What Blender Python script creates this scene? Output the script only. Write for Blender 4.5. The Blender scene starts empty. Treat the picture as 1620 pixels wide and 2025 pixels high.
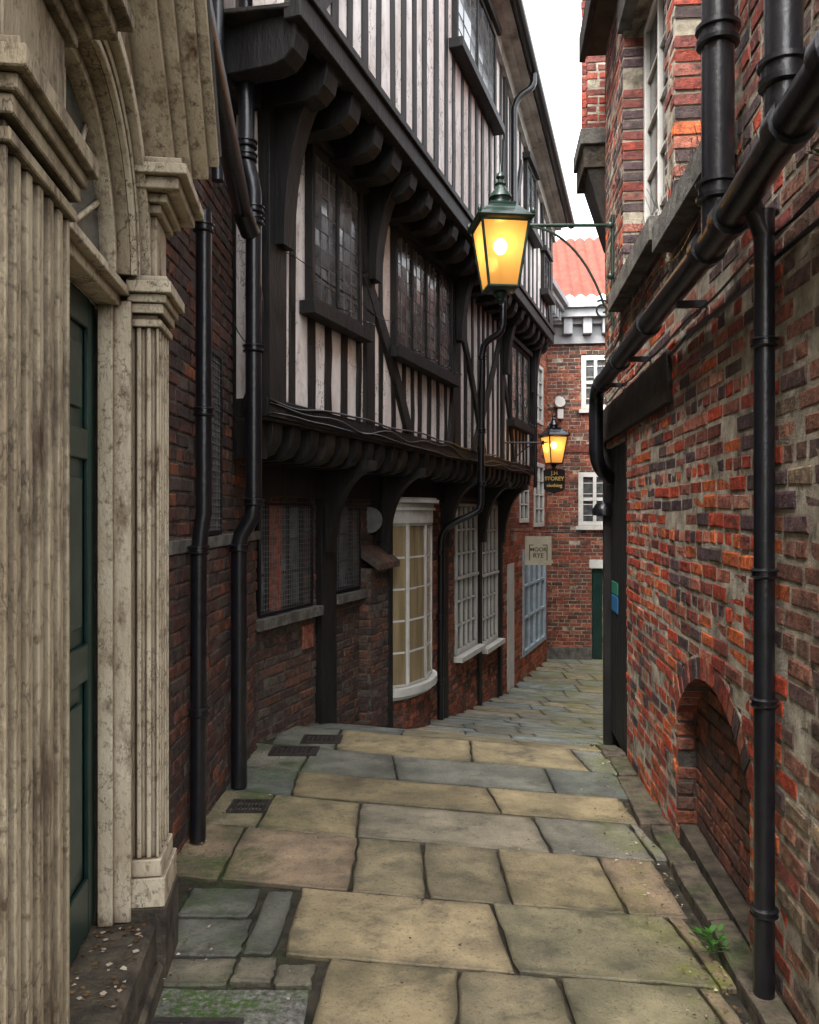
import bpy, bmesh, math, random
from mathutils import Vector, noise
R=random.Random(7)
SC=bpy.context.scene
def clamp(v,a,b): return max(a,min(b,v))
# ------------------------------------------------------------ terrain
PROF=[(-20,-.7),(0,-1.5),(6.45,-1.758),(7.0,-1.86),(8.56,-2.28),(11.23,-2.74),(14.4,-3.06),(18,-3.15),(60,-3.6)]
def prof(g):
    g=clamp(g,-20,60)
    for (a,za),(b,zb) in zip(PROF,PROF[1:]):
        if g<=b: return za+(zb-za)*(g-a)/(b-a)
    return PROF[-1][1]
def gz(x,y):
    return prof(y+.33*clamp(x,-6,6)*clamp(y/6.5,0,1))
def ygx(g,x):
    y=g/(1+.33*x/6.5)
    return y if y<6.5 else g-.33*x
# ------------------------------------------------------------ materials
MATS={}
def mk(name,c1,c2=None,scale=6,rough=.8,bump=.3,bscale=50,metal=0,attr=False,stretch=(1,1,1),spec=.35,
       dirt=None,dscale=2.5,dlo=.5,dhi=.68,coat=0,emis=None,estr=0,moss=None,bdist=.004,contrast=(.35,.65),ao=None,crack=None,fine=None,mth=(.47,.62),lowgrime=None):
    m=bpy.data.materials.new(name); m.use_nodes=True; nt=m.node_tree; N=nt.nodes; Lk=nt.links
    b=N['Principled BSDF']; b.inputs['Roughness'].default_value=rough; b.inputs['Metallic'].default_value=metal
    b.inputs['Specular IOR Level'].default_value=spec; b.inputs['Coat Weight'].default_value=coat
    tc=N.new('ShaderNodeTexCoord'); mp=N.new('ShaderNodeMapping'); mp.inputs['Scale'].default_value=stretch
    Lk.new(tc.outputs['Object'],mp.inputs['Vector'])
    def noise_(s,det=5,r=.62,vec=None):
        n=N.new('ShaderNodeTexNoise'); n.inputs['Scale'].default_value=s; n.inputs['Detail'].default_value=det
        n.inputs['Roughness'].default_value=r; Lk.new(vec or mp.outputs[0],n.inputs['Vector']); return n
    def ramp(src,lo,hi):
        r=N.new('ShaderNodeMapRange'); r.inputs['From Min'].default_value=lo; r.inputs['From Max'].default_value=hi
        Lk.new(src,r.inputs['Value']); return r.outputs[0]
    def mix(fac,a,bb,mode='MIX'):
        x=N.new('ShaderNodeMix'); x.data_type='RGBA'; x.blend_type=mode
        if isinstance(fac,(int,float)): x.inputs[0].default_value=fac
        else: Lk.new(fac,x.inputs[0])
        for i,s in ((6,a),(7,bb)):
            if isinstance(s,tuple): x.inputs[i].default_value=(*s,1)
            else: Lk.new(s,x.inputs[i])
        return x.outputs[2]
    c2=c2 or tuple(v*.6 for v in c1)
    n1=noise_(scale); f1=ramp(n1.outputs['Fac'],*contrast)
    col=mix(f1,c1,c2)
    if attr:
        a=N.new('ShaderNodeAttribute'); a.attribute_name='Col'
        col=mix(1.0,a.outputs['Color'],col,'MULTIPLY')
    if fine:
        nf=noise_(fine,3,.7,tc.outputs['Object']); col=mix(ramp(nf.outputs['Fac'],.56,.70),col,mix(1.0,col,(.35,.33,.3),'MULTIPLY'))
    if dirt:
        nd=noise_(dscale,7,.7); col=mix(ramp(nd.outputs['Fac'],dlo,dhi),col,dirt)
    if lowgrime:
        ng=noise_(1.6,6,.7); col=mix(ramp(ng.outputs['Fac'],.42,.68),col,mix(1.0,col,lowgrime,'MULTIPLY'))
    if crack:
        v=N.new('ShaderNodeTexVoronoi'); v.feature='DISTANCE_TO_EDGE'; v.inputs['Scale'].default_value=crack
        nw=noise_(crack*.6,4,.7); mv=N.new('ShaderNodeVectorMath'); mv.operation='MULTIPLY_ADD'; mv.inputs[1].default_value=(.25,.25,.25)
        Lk.new(nw.outputs['Color'],mv.inputs[0]); Lk.new(mp.outputs[0],mv.inputs[2]); Lk.new(mv.outputs[0],v.inputs['Vector'])
        nk=noise_(3,3); cr=N.new('ShaderNodeMath'); cr.operation='MULTIPLY'; Lk.new(ramp(v.outputs['Distance'],.035,.0),cr.inputs[0]); Lk.new(ramp(nk.outputs['Fac'],.42,.6),cr.inputs[1])
        col=mix(cr.outputs[0],col,(.05,.035,.025))
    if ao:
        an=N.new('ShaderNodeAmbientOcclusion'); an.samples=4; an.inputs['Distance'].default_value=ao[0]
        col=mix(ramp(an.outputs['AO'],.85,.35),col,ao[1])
    if moss:
        for (dv,lo,hi,mc) in moss:
            dt=N.new('ShaderNodeVectorMath'); dt.operation='DOT_PRODUCT'; dt.inputs[1].default_value=dv
            Lk.new(tc.outputs['Object'],dt.inputs[0])
            f=ramp(dt.outputs['Value'],lo,hi)
            nm=noise_(3.2,7,.75); fn=ramp(nm.outputs['Fac'],*mth)
            nm2=noise_(38,4,.7); fn2=ramp(nm2.outputs['Fac'],.38,.58)
            mu=N.new('ShaderNodeMath'); mu.operation='MULTIPLY'; Lk.new(f,mu.inputs[0]); Lk.new(fn,mu.inputs[1])
            mu2=N.new('ShaderNodeMath'); mu2.operation='MULTIPLY'; Lk.new(mu.outputs[0],mu2.inputs[0]); Lk.new(fn2,mu2.inputs[1])
            col=mix(mu2.outputs[0],col,mc)
    Lk.new(col,b.inputs['Base Color'])
    if bump:
        nb=noise_(bscale,5,.65); bp=N.new('ShaderNodeBump'); bp.inputs['Strength'].default_value=bump
        bp.inputs['Distance'].default_value=bdist
        nb2=noise_(bscale*.22,3,.6); ad=N.new('ShaderNodeMath'); ad.operation='MULTIPLY_ADD'; ad.inputs[1].default_value=1.3
        Lk.new(nb2.outputs['Fac'],ad.inputs[0]); Lk.new(nb.outputs['Fac'],ad.inputs[2])
        Lk.new(ad.outputs[0],bp.inputs['Height']); Lk.new(bp.outputs[0],b.inputs['Normal'])
    if emis: b.inputs['Emission Color'].default_value=(*emis,1); b.inputs['Emission Strength'].default_value=estr
    MATS[name]=m; return m
YG=(.19,.22,.02); GR=(.045,.095,.015); RD=(1,-.105,0)
mk('brick',(1.15,1.12,1.1),(.5,.47,.46),scale=22,rough=.85,bump=.9,bscale=110,attr=True,dirt=(.026,.022,.02),dscale=5.5,dlo=.51,dhi=.73,bdist=.007,fine=150)
mk('brick_right',(1.45,1.32,1.25),(.5,.43,.43),scale=26,rough=.68,bump=1,bscale=95,attr=True,dirt=(.035,.03,.03),dscale=8,dlo=.54,dhi=.72,bdist=.010,fine=130,spec=.5,
   lowgrime=(.5,.48,.5),moss=[((0,-1,-.9),-2.0,-1.0,GR)])
mk('mortar_light',(.60,.54,.43),(.25,.215,.165),scale=9,rough=.95,bump=1,bscale=120,bdist=.007,dirt=(.05,.043,.034),dscale=5,dlo=.52,dhi=.70,lowgrime=(.55,.52,.5))
mk('mortar_dark',(.15,.13,.11),(.045,.04,.034),scale=8,rough=.95,bump=1,bscale=120,bdist=.006)
mk('flag',(1.15,1.13,1.08),(.58,.59,.58),scale=4,rough=.55,bump=.9,bscale=90,attr=True,dirt=(.06,.055,.042),dscale=5.5,dlo=.51,dhi=.74,bdist=.006,spec=.5,fine=70,
   lowgrime=(.62,.65,.62),moss=[(RD,.48,.76,YG),((-1,0,0),.5,.85,GR)])
mk('soil',(.07,.058,.04),(.02,.019,.012),scale=12,rough=1,bump=1,bscale=80,bdist=.02,moss=[(RD,.2,.85,GR),((-1,0,0),.3,.9,GR)])
mk('kerb_stone',(.15,.12,.085),(.04,.033,.025),scale=11,rough=.9,bump=1,bscale=50,bdist=.012,fine=60,moss=[(RD,.5,.9,GR)])
mk('timber',(.017,.015,.014),(.005,.005,.005),scale=12,rough=.6,bump=.8,bscale=35,stretch=(1,1,.25),bdist=.009,spec=.4)
mk('timber_brown',(.04,.03,.022),(.011,.009,.008),scale=9,rough=.7,bump=.7,bscale=35,bdist=.008)
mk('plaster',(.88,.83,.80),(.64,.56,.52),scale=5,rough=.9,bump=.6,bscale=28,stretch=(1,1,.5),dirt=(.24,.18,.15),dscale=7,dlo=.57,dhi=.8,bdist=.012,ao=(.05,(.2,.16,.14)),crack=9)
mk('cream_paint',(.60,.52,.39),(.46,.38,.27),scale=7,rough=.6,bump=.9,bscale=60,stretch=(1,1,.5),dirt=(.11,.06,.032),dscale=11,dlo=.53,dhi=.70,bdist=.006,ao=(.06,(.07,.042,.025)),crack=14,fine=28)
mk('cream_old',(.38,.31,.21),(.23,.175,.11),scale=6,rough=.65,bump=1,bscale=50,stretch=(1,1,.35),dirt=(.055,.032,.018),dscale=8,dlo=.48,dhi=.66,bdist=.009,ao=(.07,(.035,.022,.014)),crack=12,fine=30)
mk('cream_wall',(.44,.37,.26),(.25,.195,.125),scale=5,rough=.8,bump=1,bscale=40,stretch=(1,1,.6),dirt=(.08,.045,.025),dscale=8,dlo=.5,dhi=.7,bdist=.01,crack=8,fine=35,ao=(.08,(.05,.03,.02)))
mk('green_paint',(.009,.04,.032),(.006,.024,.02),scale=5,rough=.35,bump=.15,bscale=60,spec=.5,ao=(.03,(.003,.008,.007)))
mk('black_iron',(.009,.010,.014),(.005,.005,.007),scale=14,rough=.28,bump=.35,bscale=60,spec=.6,dirt=(.04,.036,.03),dscale=22,dlo=.66,dhi=.78)
mk('lamp_green',(.02,.05,.035),(.008,.018,.014),scale=14,rough=.3,bump=.2,bscale=60,spec=.55)
mk('lead',(.17,.17,.17),(.10,.10,.10),rough=.6,bump=.1)
mk('glass_dark',(.11,.115,.115),(.035,.037,.038),scale=9,rough=.22,bump=0,spec=.5,coat=.15)  # base lightened: part of the sky reflection is put into the colour
mk('glass_sky',(.22,.25,.26),(.06,.07,.07),scale=4,rough=.14,bump=0,spec=.6,coat=.3)
mk('curtain',(.40,.31,.18),(.2,.15,.08),scale=5,rough=.25,bump=.2,bscale=14,stretch=(1.5,1.5,.1),spec=.6,coat=.5)
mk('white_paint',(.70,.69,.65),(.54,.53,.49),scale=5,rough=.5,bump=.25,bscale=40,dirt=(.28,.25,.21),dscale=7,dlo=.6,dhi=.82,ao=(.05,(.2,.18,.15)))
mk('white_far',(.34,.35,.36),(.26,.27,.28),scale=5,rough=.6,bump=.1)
mk('stone_sill',(.19,.18,.16),(.07,.066,.058),scale=8,rough=.85,bump=.8,bscale=50,bdist=.01,fine=50)
mk('dark_stone',(.10,.08,.055),(.025,.02,.015),scale=9,rough=.85,bump=1,bscale=30,bdist=.015)
mk('roof_tile',(.20,.05,.032),(.12,.032,.022),scale=5,rough=.8,bump=.4)
mk('slate',(.05,.05,.055),(.03,.03,.03),scale=5,rough=.7)
mk('soffit_brown',(.13,.09,.065),(.07,.05,.035),scale=5,rough=.8)
mk('soffit_pale',(.5,.48,.45),(.3,.28,.26),scale=4,rough=.8,dirt=(.14,.12,.1))
mk('rust_iron',(.05,.042,.038),(.02,.017,.016),scale=20,rough=.5,bump=.6,bscale=60)
mk('gravel_concrete',(.26,.25,.22),(.06,.055,.048),scale=55,rough=.9,bump=1,bscale=70,bdist=.012,moss=[((-1,.9,0),2.5,2.95,(.05,.10,.014))],mth=(.42,.58))
mk('gold',(.6,.38,.1),(.5,.3,.08),rough=.4,bump=0)
mk('sign_black',(.012,.012,.012),rough=.4,bump=0)
mk('sign_cream',(.48,.44,.33),(.38,.34,.25),rough=.6,bump=.1)
mk('sign_ink',(.04,.035,.03),rough=.6,bump=0)
mk('sticker_blue',(.03,.18,.4),(.03,.15,.35),rough=.4,bump=0)
mk('sticker_green',(.04,.25,.16),(.03,.2,.12),rough=.4,bump=0)
mk('leaf_green',(.05,.17,.02),(.03,.09,.01),rough=.5,bump=0)
mk('litter',(.4,.36,.3),(.12,.07,.03),scale=3,rough=.8,bump=0,attr=True)
mk('fence_blue',(.45,.55,.62),(.3,.38,.45),rough=.5,bump=.1)
def lampglass():
    m=bpy.data.materials.new('lamp_glass'); m.use_nodes=True; nt=m.node_tree; N=nt.nodes; N.clear()
    o=N.new('ShaderNodeOutputMaterial'); t=N.new('ShaderNodeBsdfTranslucent'); t.inputs[0].default_value=(1,.70,.34,1)
    tr=N.new('ShaderNodeBsdfTransparent'); tr.inputs[0].default_value=(1,.85,.6,1)
    e=N.new('ShaderNodeEmission'); e.inputs[0].default_value=(1,.42,.10,1); e.inputs[1].default_value=.25
    g=N.new('ShaderNodeBsdfGlossy'); g.inputs['Roughness'].default_value=.15
    m1=N.new('ShaderNodeMixShader'); m1.inputs[0].default_value=.42
    nt.links.new(t.outputs[0],m1.inputs[1]); nt.links.new(tr.outputs[0],m1.inputs[2])
    m2=N.new('ShaderNodeMixShader'); m2.inputs[0].default_value=.06
    nt.links.new(m1.outputs[0],m2.inputs[1]); nt.links.new(g.outputs[0],m2.inputs[2])
    a=N.new('ShaderNodeAddShader'); nt.links.new(m2.outputs[0],a.inputs[0]); nt.links.new(e.outputs[0],a.inputs[1])
    nt.links.new(a.outputs[0],o.inputs[0]); MATS['lamp_glass']=m
lampglass()
mk('bulb',(1,.8,.4),rough=.5,bump=0,emis=(1,.66,.22),estr=34)
# ------------------------------------------------------------ mesh builder
def empty(name,loc=(0,0,0)):
    e=bpy.data.objects.new(name,None); e.location=loc; SC.collection.objects.link(e); e.empty_display_size=.2; return e
class Fr:
    def __init__(s,o,d,ns=1):
        s.o=o; s.d=d; s.L=math.hypot(*d); s.nx=ns*d[1]/s.L; s.ny=-ns*d[0]/s.L
    def p(s,t,n,z): return (s.o[0]+t*s.d[0]+n*s.nx, s.o[1]+t*s.d[1]+n*s.ny, z)
class MB:
    def __init__(s,name,parent=None): s.name=name;s.par=parent;s.v=[];s.f=[];s.m=[];s.c=[];s.s=[];s.mats=[]
    def add(s,vs,fs,mat,col=(1,1,1),sm=False,vcol=None):
        if mat not in s.mats: s.mats.append(mat)
        i=s.mats.index(mat); o=len(s.v); s.v+=[tuple(v) for v in vs]
        for f in fs:
            s.f.append([o+k for k in f]); s.m.append(i); s.s.append(sm)
            s.c.append([vcol[k] for k in f] if vcol else [col]*len(f))
    def prism(s,A,B,mat,col=(1,1,1)):
        n=len(A); s.add(list(A)+list(B),[list(range(n)),list(range(2*n-1,n-1,-1))]+[[i,(i+1)%n,n+(i+1)%n,n+i] for i in range(n)],mat,col)
    def box(s,fr,t0,t1,n0,n1,z0,z1,mat,col=(1,1,1),j=0):
        q=lambda: R.uniform(-j,j) if j else 0
        A=[fr.p(t+q(),n,z) for t,n,z in ((t0,n0,z0),(t1,n0,z0),(t1,n1,z0),(t0,n1,z0))]
        B=[fr.p(t+q(),n,z) for t,n,z in ((t0,n0,z1),(t1,n0,z1),(t1,n1,z1),(t0,n1,z1))]
        s.prism(A,B,mat,col)
    def polyN(s,fr,pts,n0,n1,mat,col=(1,1,1)): s.prism([fr.p(t,n0,z) for t,z in pts],[fr.p(t,n1,z) for t,z in pts],mat,col)
    def polyT(s,fr,pts,t0,t1,mat,col=(1,1,1)): s.prism([fr.p(t0,n,z) for n,z in pts],[fr.p(t1,n,z) for n,z in pts],mat,col)
    def polyZ(s,pts,z0,z1,mat): s.prism([(x,y,z0) for x,y in pts],[(x,y,z1) for x,y in pts],mat)
    def tube(s,path,r,mat,seg=12,caps=True):
        P=[Vector(p) for p in path]; n=len(P); rs=r if isinstance(r,list) else [r]*n; rings=[]; up=None
        for i in range(n):
            d=(P[min(i+1,n-1)]-P[max(i-1,0)]).normalized()
            if up is None:
                up=Vector((0,0,1)) if abs(d.z)<.9 else Vector((0,1,0))
            a=(up-d*up.dot(d)).normalized(); up=a; b=d.cross(a)
            rings+=[tuple(P[i]+(a*math.cos(q)+b*math.sin(q))*rs[i]) for q in [2*math.pi*k/seg for k in range(seg)]]
        fs=[[i*seg+k,i*seg+(k+1)%seg,(i+1)*seg+(k+1)%seg,(i+1)*seg+k] for i in range(n-1) for k in range(seg)]
        if caps: fs+=[list(range(seg)),list(range((n-1)*seg,n*seg))]
        s.add(rings,fs,mat,sm=True)
    def lathe(s,c,prof_,mat,seg=20,axis='z'):
        vs=[]
        for r,h in prof_:
            for k in range(seg):
                q=2*math.pi*k/seg; vs.append((c[0]+r*math.cos(q),c[1]+r*math.sin(q),c[2]+h) if axis=='z' else (c[0]+r*math.cos(q),c[1]+h,c[2]+r*math.sin(q)))
        n=len(prof_)
        fs=[[i*seg+k,i*seg+(k+1)%seg,(i+1)*seg+(k+1)%seg,(i+1)*seg+k] for i in range(n-1) for k in range(seg)]
        fs+=[list(range(seg)),list(range((n-1)*seg,n*seg))]
        s.add(vs,fs,mat,sm=True)
    def build(s,bevel=0,flip=True):
        me=bpy.data.meshes.new(s.name); me.from_pydata(s.v,[],s.f)
        for m in s.mats: me.materials.append(MATS[m])
        me.polygons.foreach_set('material_index',s.m); me.polygons.foreach_set('use_smooth',s.s)
        ca=me.color_attributes.new('Col','FLOAT_COLOR','CORNER'); buf=[]
        for cl in s.c:
            for c in cl: buf+=(c[0],c[1],c[2],1)
        ca.data.foreach_set('color',buf)
        if flip:
            bm=bmesh.new(); bm.from_mesh(me); bmesh.ops.recalc_face_normals(bm,faces=bm.faces); bm.to_mesh(me); bm.free()
        o=bpy.data.objects.new(s.name,me); SC.collection.objects.link(o)
        if s.par: o.parent=s.par
        if bevel:
            b=o.modifiers.new('b','BEVEL'); b.width=bevel; b.segments=1; b.limit_method='ANGLE'; b.angle_limit=math.radians(50)
        if any(s.s):
            try: me.set_sharp_from_angle(angle=math.radians(50))
            except Exception: pass
        return o
def rect(a,b,z0,z1): return lambda z: (a,b) if z0<z<z1 else None
def bricks(mb,fr,t0,t1,z0,z1,holes,colf,n=0,depth=.1,mat='brick',mort='mortar_dark',C=.075,BL=.225,jn=.012,pmin=.004,pmax=.011,wav=0):
    k=fr.L; i=0; z=z0; J=jn
    while z<z1-.02:
        zt=min(z+C,z1); zm=(z+zt)/2; iv=[(t0,t1)]
        for h in holes:
            q=h(zm)
            if not q: continue
            nv=[]
            for a,b in iv:
                if q[1]<=a or q[0]>=b: nv.append((a,b)); continue
                if q[0]>a: nv.append((a,q[0]))
                if q[1]<b: nv.append((q[1],b))
            iv=nv
        for a,b in iv:
            if b-a<.01: continue
            mb.box(fr,a+.007,b-.007,n-depth-.03,n,z,zt,mort)
        head=(i%4==2); bl=(BL/2 if head else BL)/k
        p=t0-(.5*bl if i%2 else 0)-R.uniform(0,.02)
        zj=R.uniform(-.002,.002)
        while p<t1:
            e=p+bl*R.uniform(.9,1.1)
            for a,b in iv:
                x0=max(p,a); x1=min(e,b)
                if x1-x0<.03/k: continue
                if x0>a+1e-5: x0+=J/2/k
                if x1<b-1e-5: x1-=J/2/k
                pr=n+R.uniform(pmin,pmax); q=.006; qk=q/k
                if R.random()<.07: pr-=.006
                ww=wav*noise.noise(Vector((x0*1.3,zm*.7,5)))
                bz0=z+J/2+zj+R.uniform(-.0025,.0025)+ww; bz1=zt-J/2+zj+R.uniform(-.0025,.0025)+ww
                jj=lambda: R.uniform(-.0035,.0035)
                cs=[(x0,bz0),(x1,bz0),(x1,bz1),(x0,bz1)]
                ins=[(x0+qk,bz0+q),(x1-qk,bz0+q),(x1-qk,bz1-q),(x0+qk,bz1-q)]
                V=[fr.p(t,n-depth,zz) for t,zz in cs]+[fr.p(t+jj(),pr-.005+jj()*.4,zz+jj()) for t,zz in cs]+[fr.p(t+jj(),pr+jj()*.5,zz+jj()) for t,zz in ins]
                F=[[8,9,10,11]]+[[4+a2,4+(a2+1)%4,8+(a2+1)%4,8+a2] for a2 in range(4)]+[[a2,(a2+1)%4,4+(a2+1)%4,4+a2] for a2 in range(4)]
                mb.add(V,F,mat,colf((x0+x1)/2,zm))
            p=e
        z=zt; i+=1
def pal(cols,w=None):
    def f(t,z):
        c=R.choices(cols,w)[0]; k=R.uniform(.75,1.25); return tuple(v*k for v in c)
    return f
def window(mb,fr,t0,t1,z0,z1,n,cols,rows,fw=.05,bw=.02,dep=.06,fm='white_paint',gm='glass_dark',tilt=.012,mull=()):
    k=fr.L; f=fw/k
    mb.box(fr,t0,t0+f,n-dep,n,z0,z1,fm); mb.box(fr,t1-f,t1,n-dep,n,z0,z1,fm)
    mb.box(fr,t0+f,t1-f,n-dep,n-.002,z0,z0+fw,fm); mb.box(fr,t0+f,t1-f,n-dep,n-.002,z1-fw,z1,fm)
    a0,a1=t0+f,t1-f; b0,b1=z0+fw,z1-fw; b_=bw/k/2; lead=bw<=.012
    gn=n-(.022 if lead else dep*.6)
    mb.box(fr,a0,a1,n-dep-.01,n-dep,b0,b1,'timber')
    for i in range(cols):
        for j in range(rows):
            x0=a0+(a1-a0)*i/cols; x1=a0+(a1-a0)*(i+1)/cols; y0=b0+(b1-b0)*j/rows; y1=b0+(b1-b0)*(j+1)/rows
            t=[R.uniform(-tilt,tilt)*.12 for _ in range(3)]
            mb.add([fr.p(x0,gn+t[0],y0),fr.p(x1,gn+t[1],y0),fr.p(x1,gn+t[1]+t[2]-t[0],y1),fr.p(x0,gn+t[2],y1)],[[0,1,2,3]],gm)
    for i in range(1,cols):
        x=a0+(a1-a0)*i/cols
        w=b_ if i not in mull else .022/k
        mb.box(fr,x-w,x+w,n-dep*.8,(gn+.005 if lead and i not in mull else n-.004),b0,b1,fm if (not lead or i in mull) else 'lead')
    for j in range(1,rows):
        y=b0+(b1-b0)*j/rows; mb.box(fr,a0,a1,n-dep*.75,(gn+.0035 if lead else n-.015),y-bw/2,y+bw/2,fm if not lead else 'lead')
def grille(mb,fr,t0,t1,z0,z1,n,sp=.04,r=.0022):
    k=fr.L; x=t0
    while x<=t1+.001: mb.box(fr,x-r/k,x+r/k,n-r,n+r,z0,z1,'lead'); x+=sp/k
    z=z0
    while z<=z1: mb.box(fr,t0,t1,n+r,n+3*r,z-r,z+r,'lead'); z+=sp
    for a,b,c,d in ((t0,t1,z0-.012,z0+.012),(t0,t1,z1-.012,z1+.012),(t0-.012,t0+.012,z0,z1),(t1-.012,t1+.012,z0,z1)): mb.box(fr,a,b,n-.012,n+.012,c,d,'black_iron')
def collar(mb,c,r,h=.07):
    mb.lathe(c,[(r*1.05,-h/2),(r*1.32,-h/2+.006),(r*1.35,-h*.25),(r*1.18,-h*.2),(r*1.18,h*.2),(r*1.38,h*.25),(r*1.38,h/2-.006),(r*1.05,h/2)],'black_iron',16)
def bez(p0,p1,p2,p3,n=10):
    P=[Vector(p) for p in (p0,p1,p2,p3)]; return [tuple((1-t)**3*P[0]+3*(1-t)**2*t*P[1]+3*(1-t)*t*t*P[2]+t**3*P[3]) for t in [i/n for i in range(n+1)]]
def cable(mb,fr,t0,t1,z,n,sag=.03,r=.006,seed=0,mat='black_iron'):
    pts=[]; N=int((t1-t0)/.12)
    for i in range(N+1):
        t=t0+(t1-t0)*i/N; pts.append(fr.p(t,n+.006*noise.noise(Vector((i*.3,seed,0))),z+sag*noise.noise(Vector((i*.17,seed*3.1,1)))))
    mb.tube(pts,r,mat,6)
# ------------------------------------------------------------ frames
PT=Fr((-.53,0),(-.12,1)); LW=Fr((-1.17,0),(0,1)); G=Fr((-3.353,0),(.358,1)); F1=Fr((-2.847,0),(.358,1)); F2=Fr((-2.255,0),(.335,1))
RW=Fr((.93,0),(.105,1),-1); RW2=Fr((1.655,6.9),(.35,1),-1); EB=Fr((0,18.0),(1,-.12),1)
def xL(y): return -.93 if y<3.2 else (-1.17 if y<6.1 else -3.353+.358*y)
def xR(y): return .93+.105*y if y<6.9 else 1.655+.35*(y-6.9)
# ------------------------------------------------------------ ground
gb=MB('ground')
xs=[-90,-40,-15,-6]+[-4+.5*i for i in range(22)]+[9,15,40,90]; ys=[-60,-30,-10,-4,-2]+[.35*i for i in range(1,70)]+[30,45,80,160]
vs=[(x,y,gz(x,y)-.02) for y in ys for x in xs]; nx=len(xs)
gb.add(vs,[[j*nx+i,j*nx+i+1,(j+1)*nx+i+1,(j+1)*nx+i] for j in range(len(ys)-1) for i in range(nx-1)],'soil'); gb.build()
pv=MB('flagstone_pavement')
def slab(mb,cs,mat='flag',col=(1,1,1),lift=0,th=.05,jit=.009,seg=7,gap=.006):
    cx=sum(c[0] for c in cs)/4; cy=sum(c[1] for c in cs)/4; pts=[]
    for a,b in zip(cs,cs[1:]+cs[:1]):
        for k in range(seg):
            t=k/seg; x=a[0]+(b[0]-a[0])*t; y=a[1]+(b[1]-a[1])*t
            dx,dy=cx-x,cy-y
            sx=gap*(1 if dx>0 else -1)+R.uniform(-jit,jit)*.6; sy=gap*(1 if dy>0 else -1)+R.uniform(-jit,jit)*.6
            if k==0: sx*=1.5; sy*=1.5
            pts.append((x+sx,y+sy))
    tl=[R.uniform(-.003,.003) for _ in range(3)]
    H=lambda x,y: gz(x,y)+lift+tl[0]+tl[1]*(x-cx)*1.5+tl[2]*(y-cy)*1.5
    o=[(x,y,H(x,y)-th) for x,y in pts]; m=[(x,y,H(x,y)-.005) for x,y in pts]
    def ring(d,dz=0):
        r=[]
        for x,y in pts:
            dx,dy=cx-x,cy-y; L=math.hypot(dx,dy); q=min(d/L,.5); xx=x+dx*q; yy=y+dy*q; r.append((xx,yy,H(xx,yy)-dz))
        return r
    i1=ring(.009); i2=ring(.05+.02*R.random(),.001); n=len(pts)
    V=o+m+i1+i2+[(cx,cy,H(cx,cy)-.002)]; F=[]
    tc_=lambda k: tuple(v*k for v in col)
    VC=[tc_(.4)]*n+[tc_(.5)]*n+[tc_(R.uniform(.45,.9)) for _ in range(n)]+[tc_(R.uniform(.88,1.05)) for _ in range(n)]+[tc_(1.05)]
    for k in range(n):
        q=(k+1)%n
        for r in range(3): F.append([r*n+k,r*n+q,(r+1)*n+q,(r+1)*n+k])
        F.append([3*n+k,3*n+q,4*n])
    mb.add(V,F,mat,vcol=VC)
warm=[(.34,.275,.165),(.31,.26,.165),(.37,.295,.18),(.28,.245,.155),(.33,.245,.165)]
grey=[(.235,.235,.20),(.265,.25,.205),(.21,.225,.20),(.29,.255,.19),(.2,.215,.205)]
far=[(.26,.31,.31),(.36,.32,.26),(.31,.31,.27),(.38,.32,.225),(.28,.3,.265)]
rows=[1.2,1.75,2.35,2.93,3.5,4.15,4.7,5.2,5.8,6.45]
man={2:[-.31,.155,.52,.99],3:[-.47,.36,1.05],4:[-.86,-.26,.07,.43,.9,1.15],5:[-.81,-.28,.69,1.18],6:[-.72,.5,1.25],7:[-.72,-.1,.9],8:[-.55,.45,1.2],0:[-.3,.3],1:[-.5,.1,.6]}
g=6.45
while g<19.5: g+=R.uniform(.36,.58) if g<12 else R.uniform(.5,.75); rows.append(g)
for i,(g0,g1) in enumerate(zip(rows,rows[1:])):
    ym=(g0+g1)/2; l=xL(ygx(ym,-1 if ym<7 else 0)); r=xR(ym)-(.15 if ym<6.9 else 0)
    if ym>7:
        l=(-3.353+.358*ym)/(1.118); r=(1.655+.35*(ym-6.9))/(1+.1155)
    if i in man:
        js=[l]+man[i]+[r]
        if i==2: js=[-.31,.155,.52,.99,r]
        if i==3: js=[-.47,.36,1.05,r]
        if i==1: js=[-.31,.1,.6,r]
    else:
        js=[l]
        while js[-1]<r-.9: js.append(js[-1]+R.uniform(.45,1.05))
        js.append(r)
    js=[j for j in js if j<=r+.001]
    sk=[R.uniform(-.018,.018) for _ in js]
    for q in range(len(js)-1):
        a,b=js[q],js[q+1]
        if b-a<.05: continue
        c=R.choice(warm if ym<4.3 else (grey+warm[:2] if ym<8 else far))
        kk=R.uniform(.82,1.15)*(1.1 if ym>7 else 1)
        c=tuple(v*kk for v in c)
        slab(pv,[(a-sk[q],ygx(g0,a)),(b-sk[q+1],ygx(g0,b)),(b+sk[q+1],ygx(g1,b)),(a+sk[q],ygx(g1,a))],col=c)
for (a,b,y0,y1) in ((-.93,-.62,2.98,3.28),(-.62,-.49,3.0,3.55),(-.95,-.64,3.3,3.58),(-.62,-.47,2.80,2.98),(-.47,-.33,2.78,2.93),(-.93,-.62,2.78,2.97)):
    slab(pv,[(a,y0),(b,y0),(b,y1),(a,y1)],col=R.choice([(.22,.21,.17),(.18,.18,.15),(.25,.22,.16)]))
slab(pv,[(-1.0,1.6),(-.33,1.6),(-.33,2.78),(-1.0,2.78)],mat='gravel_concrete',lift=-.004)
yy=.8
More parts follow.
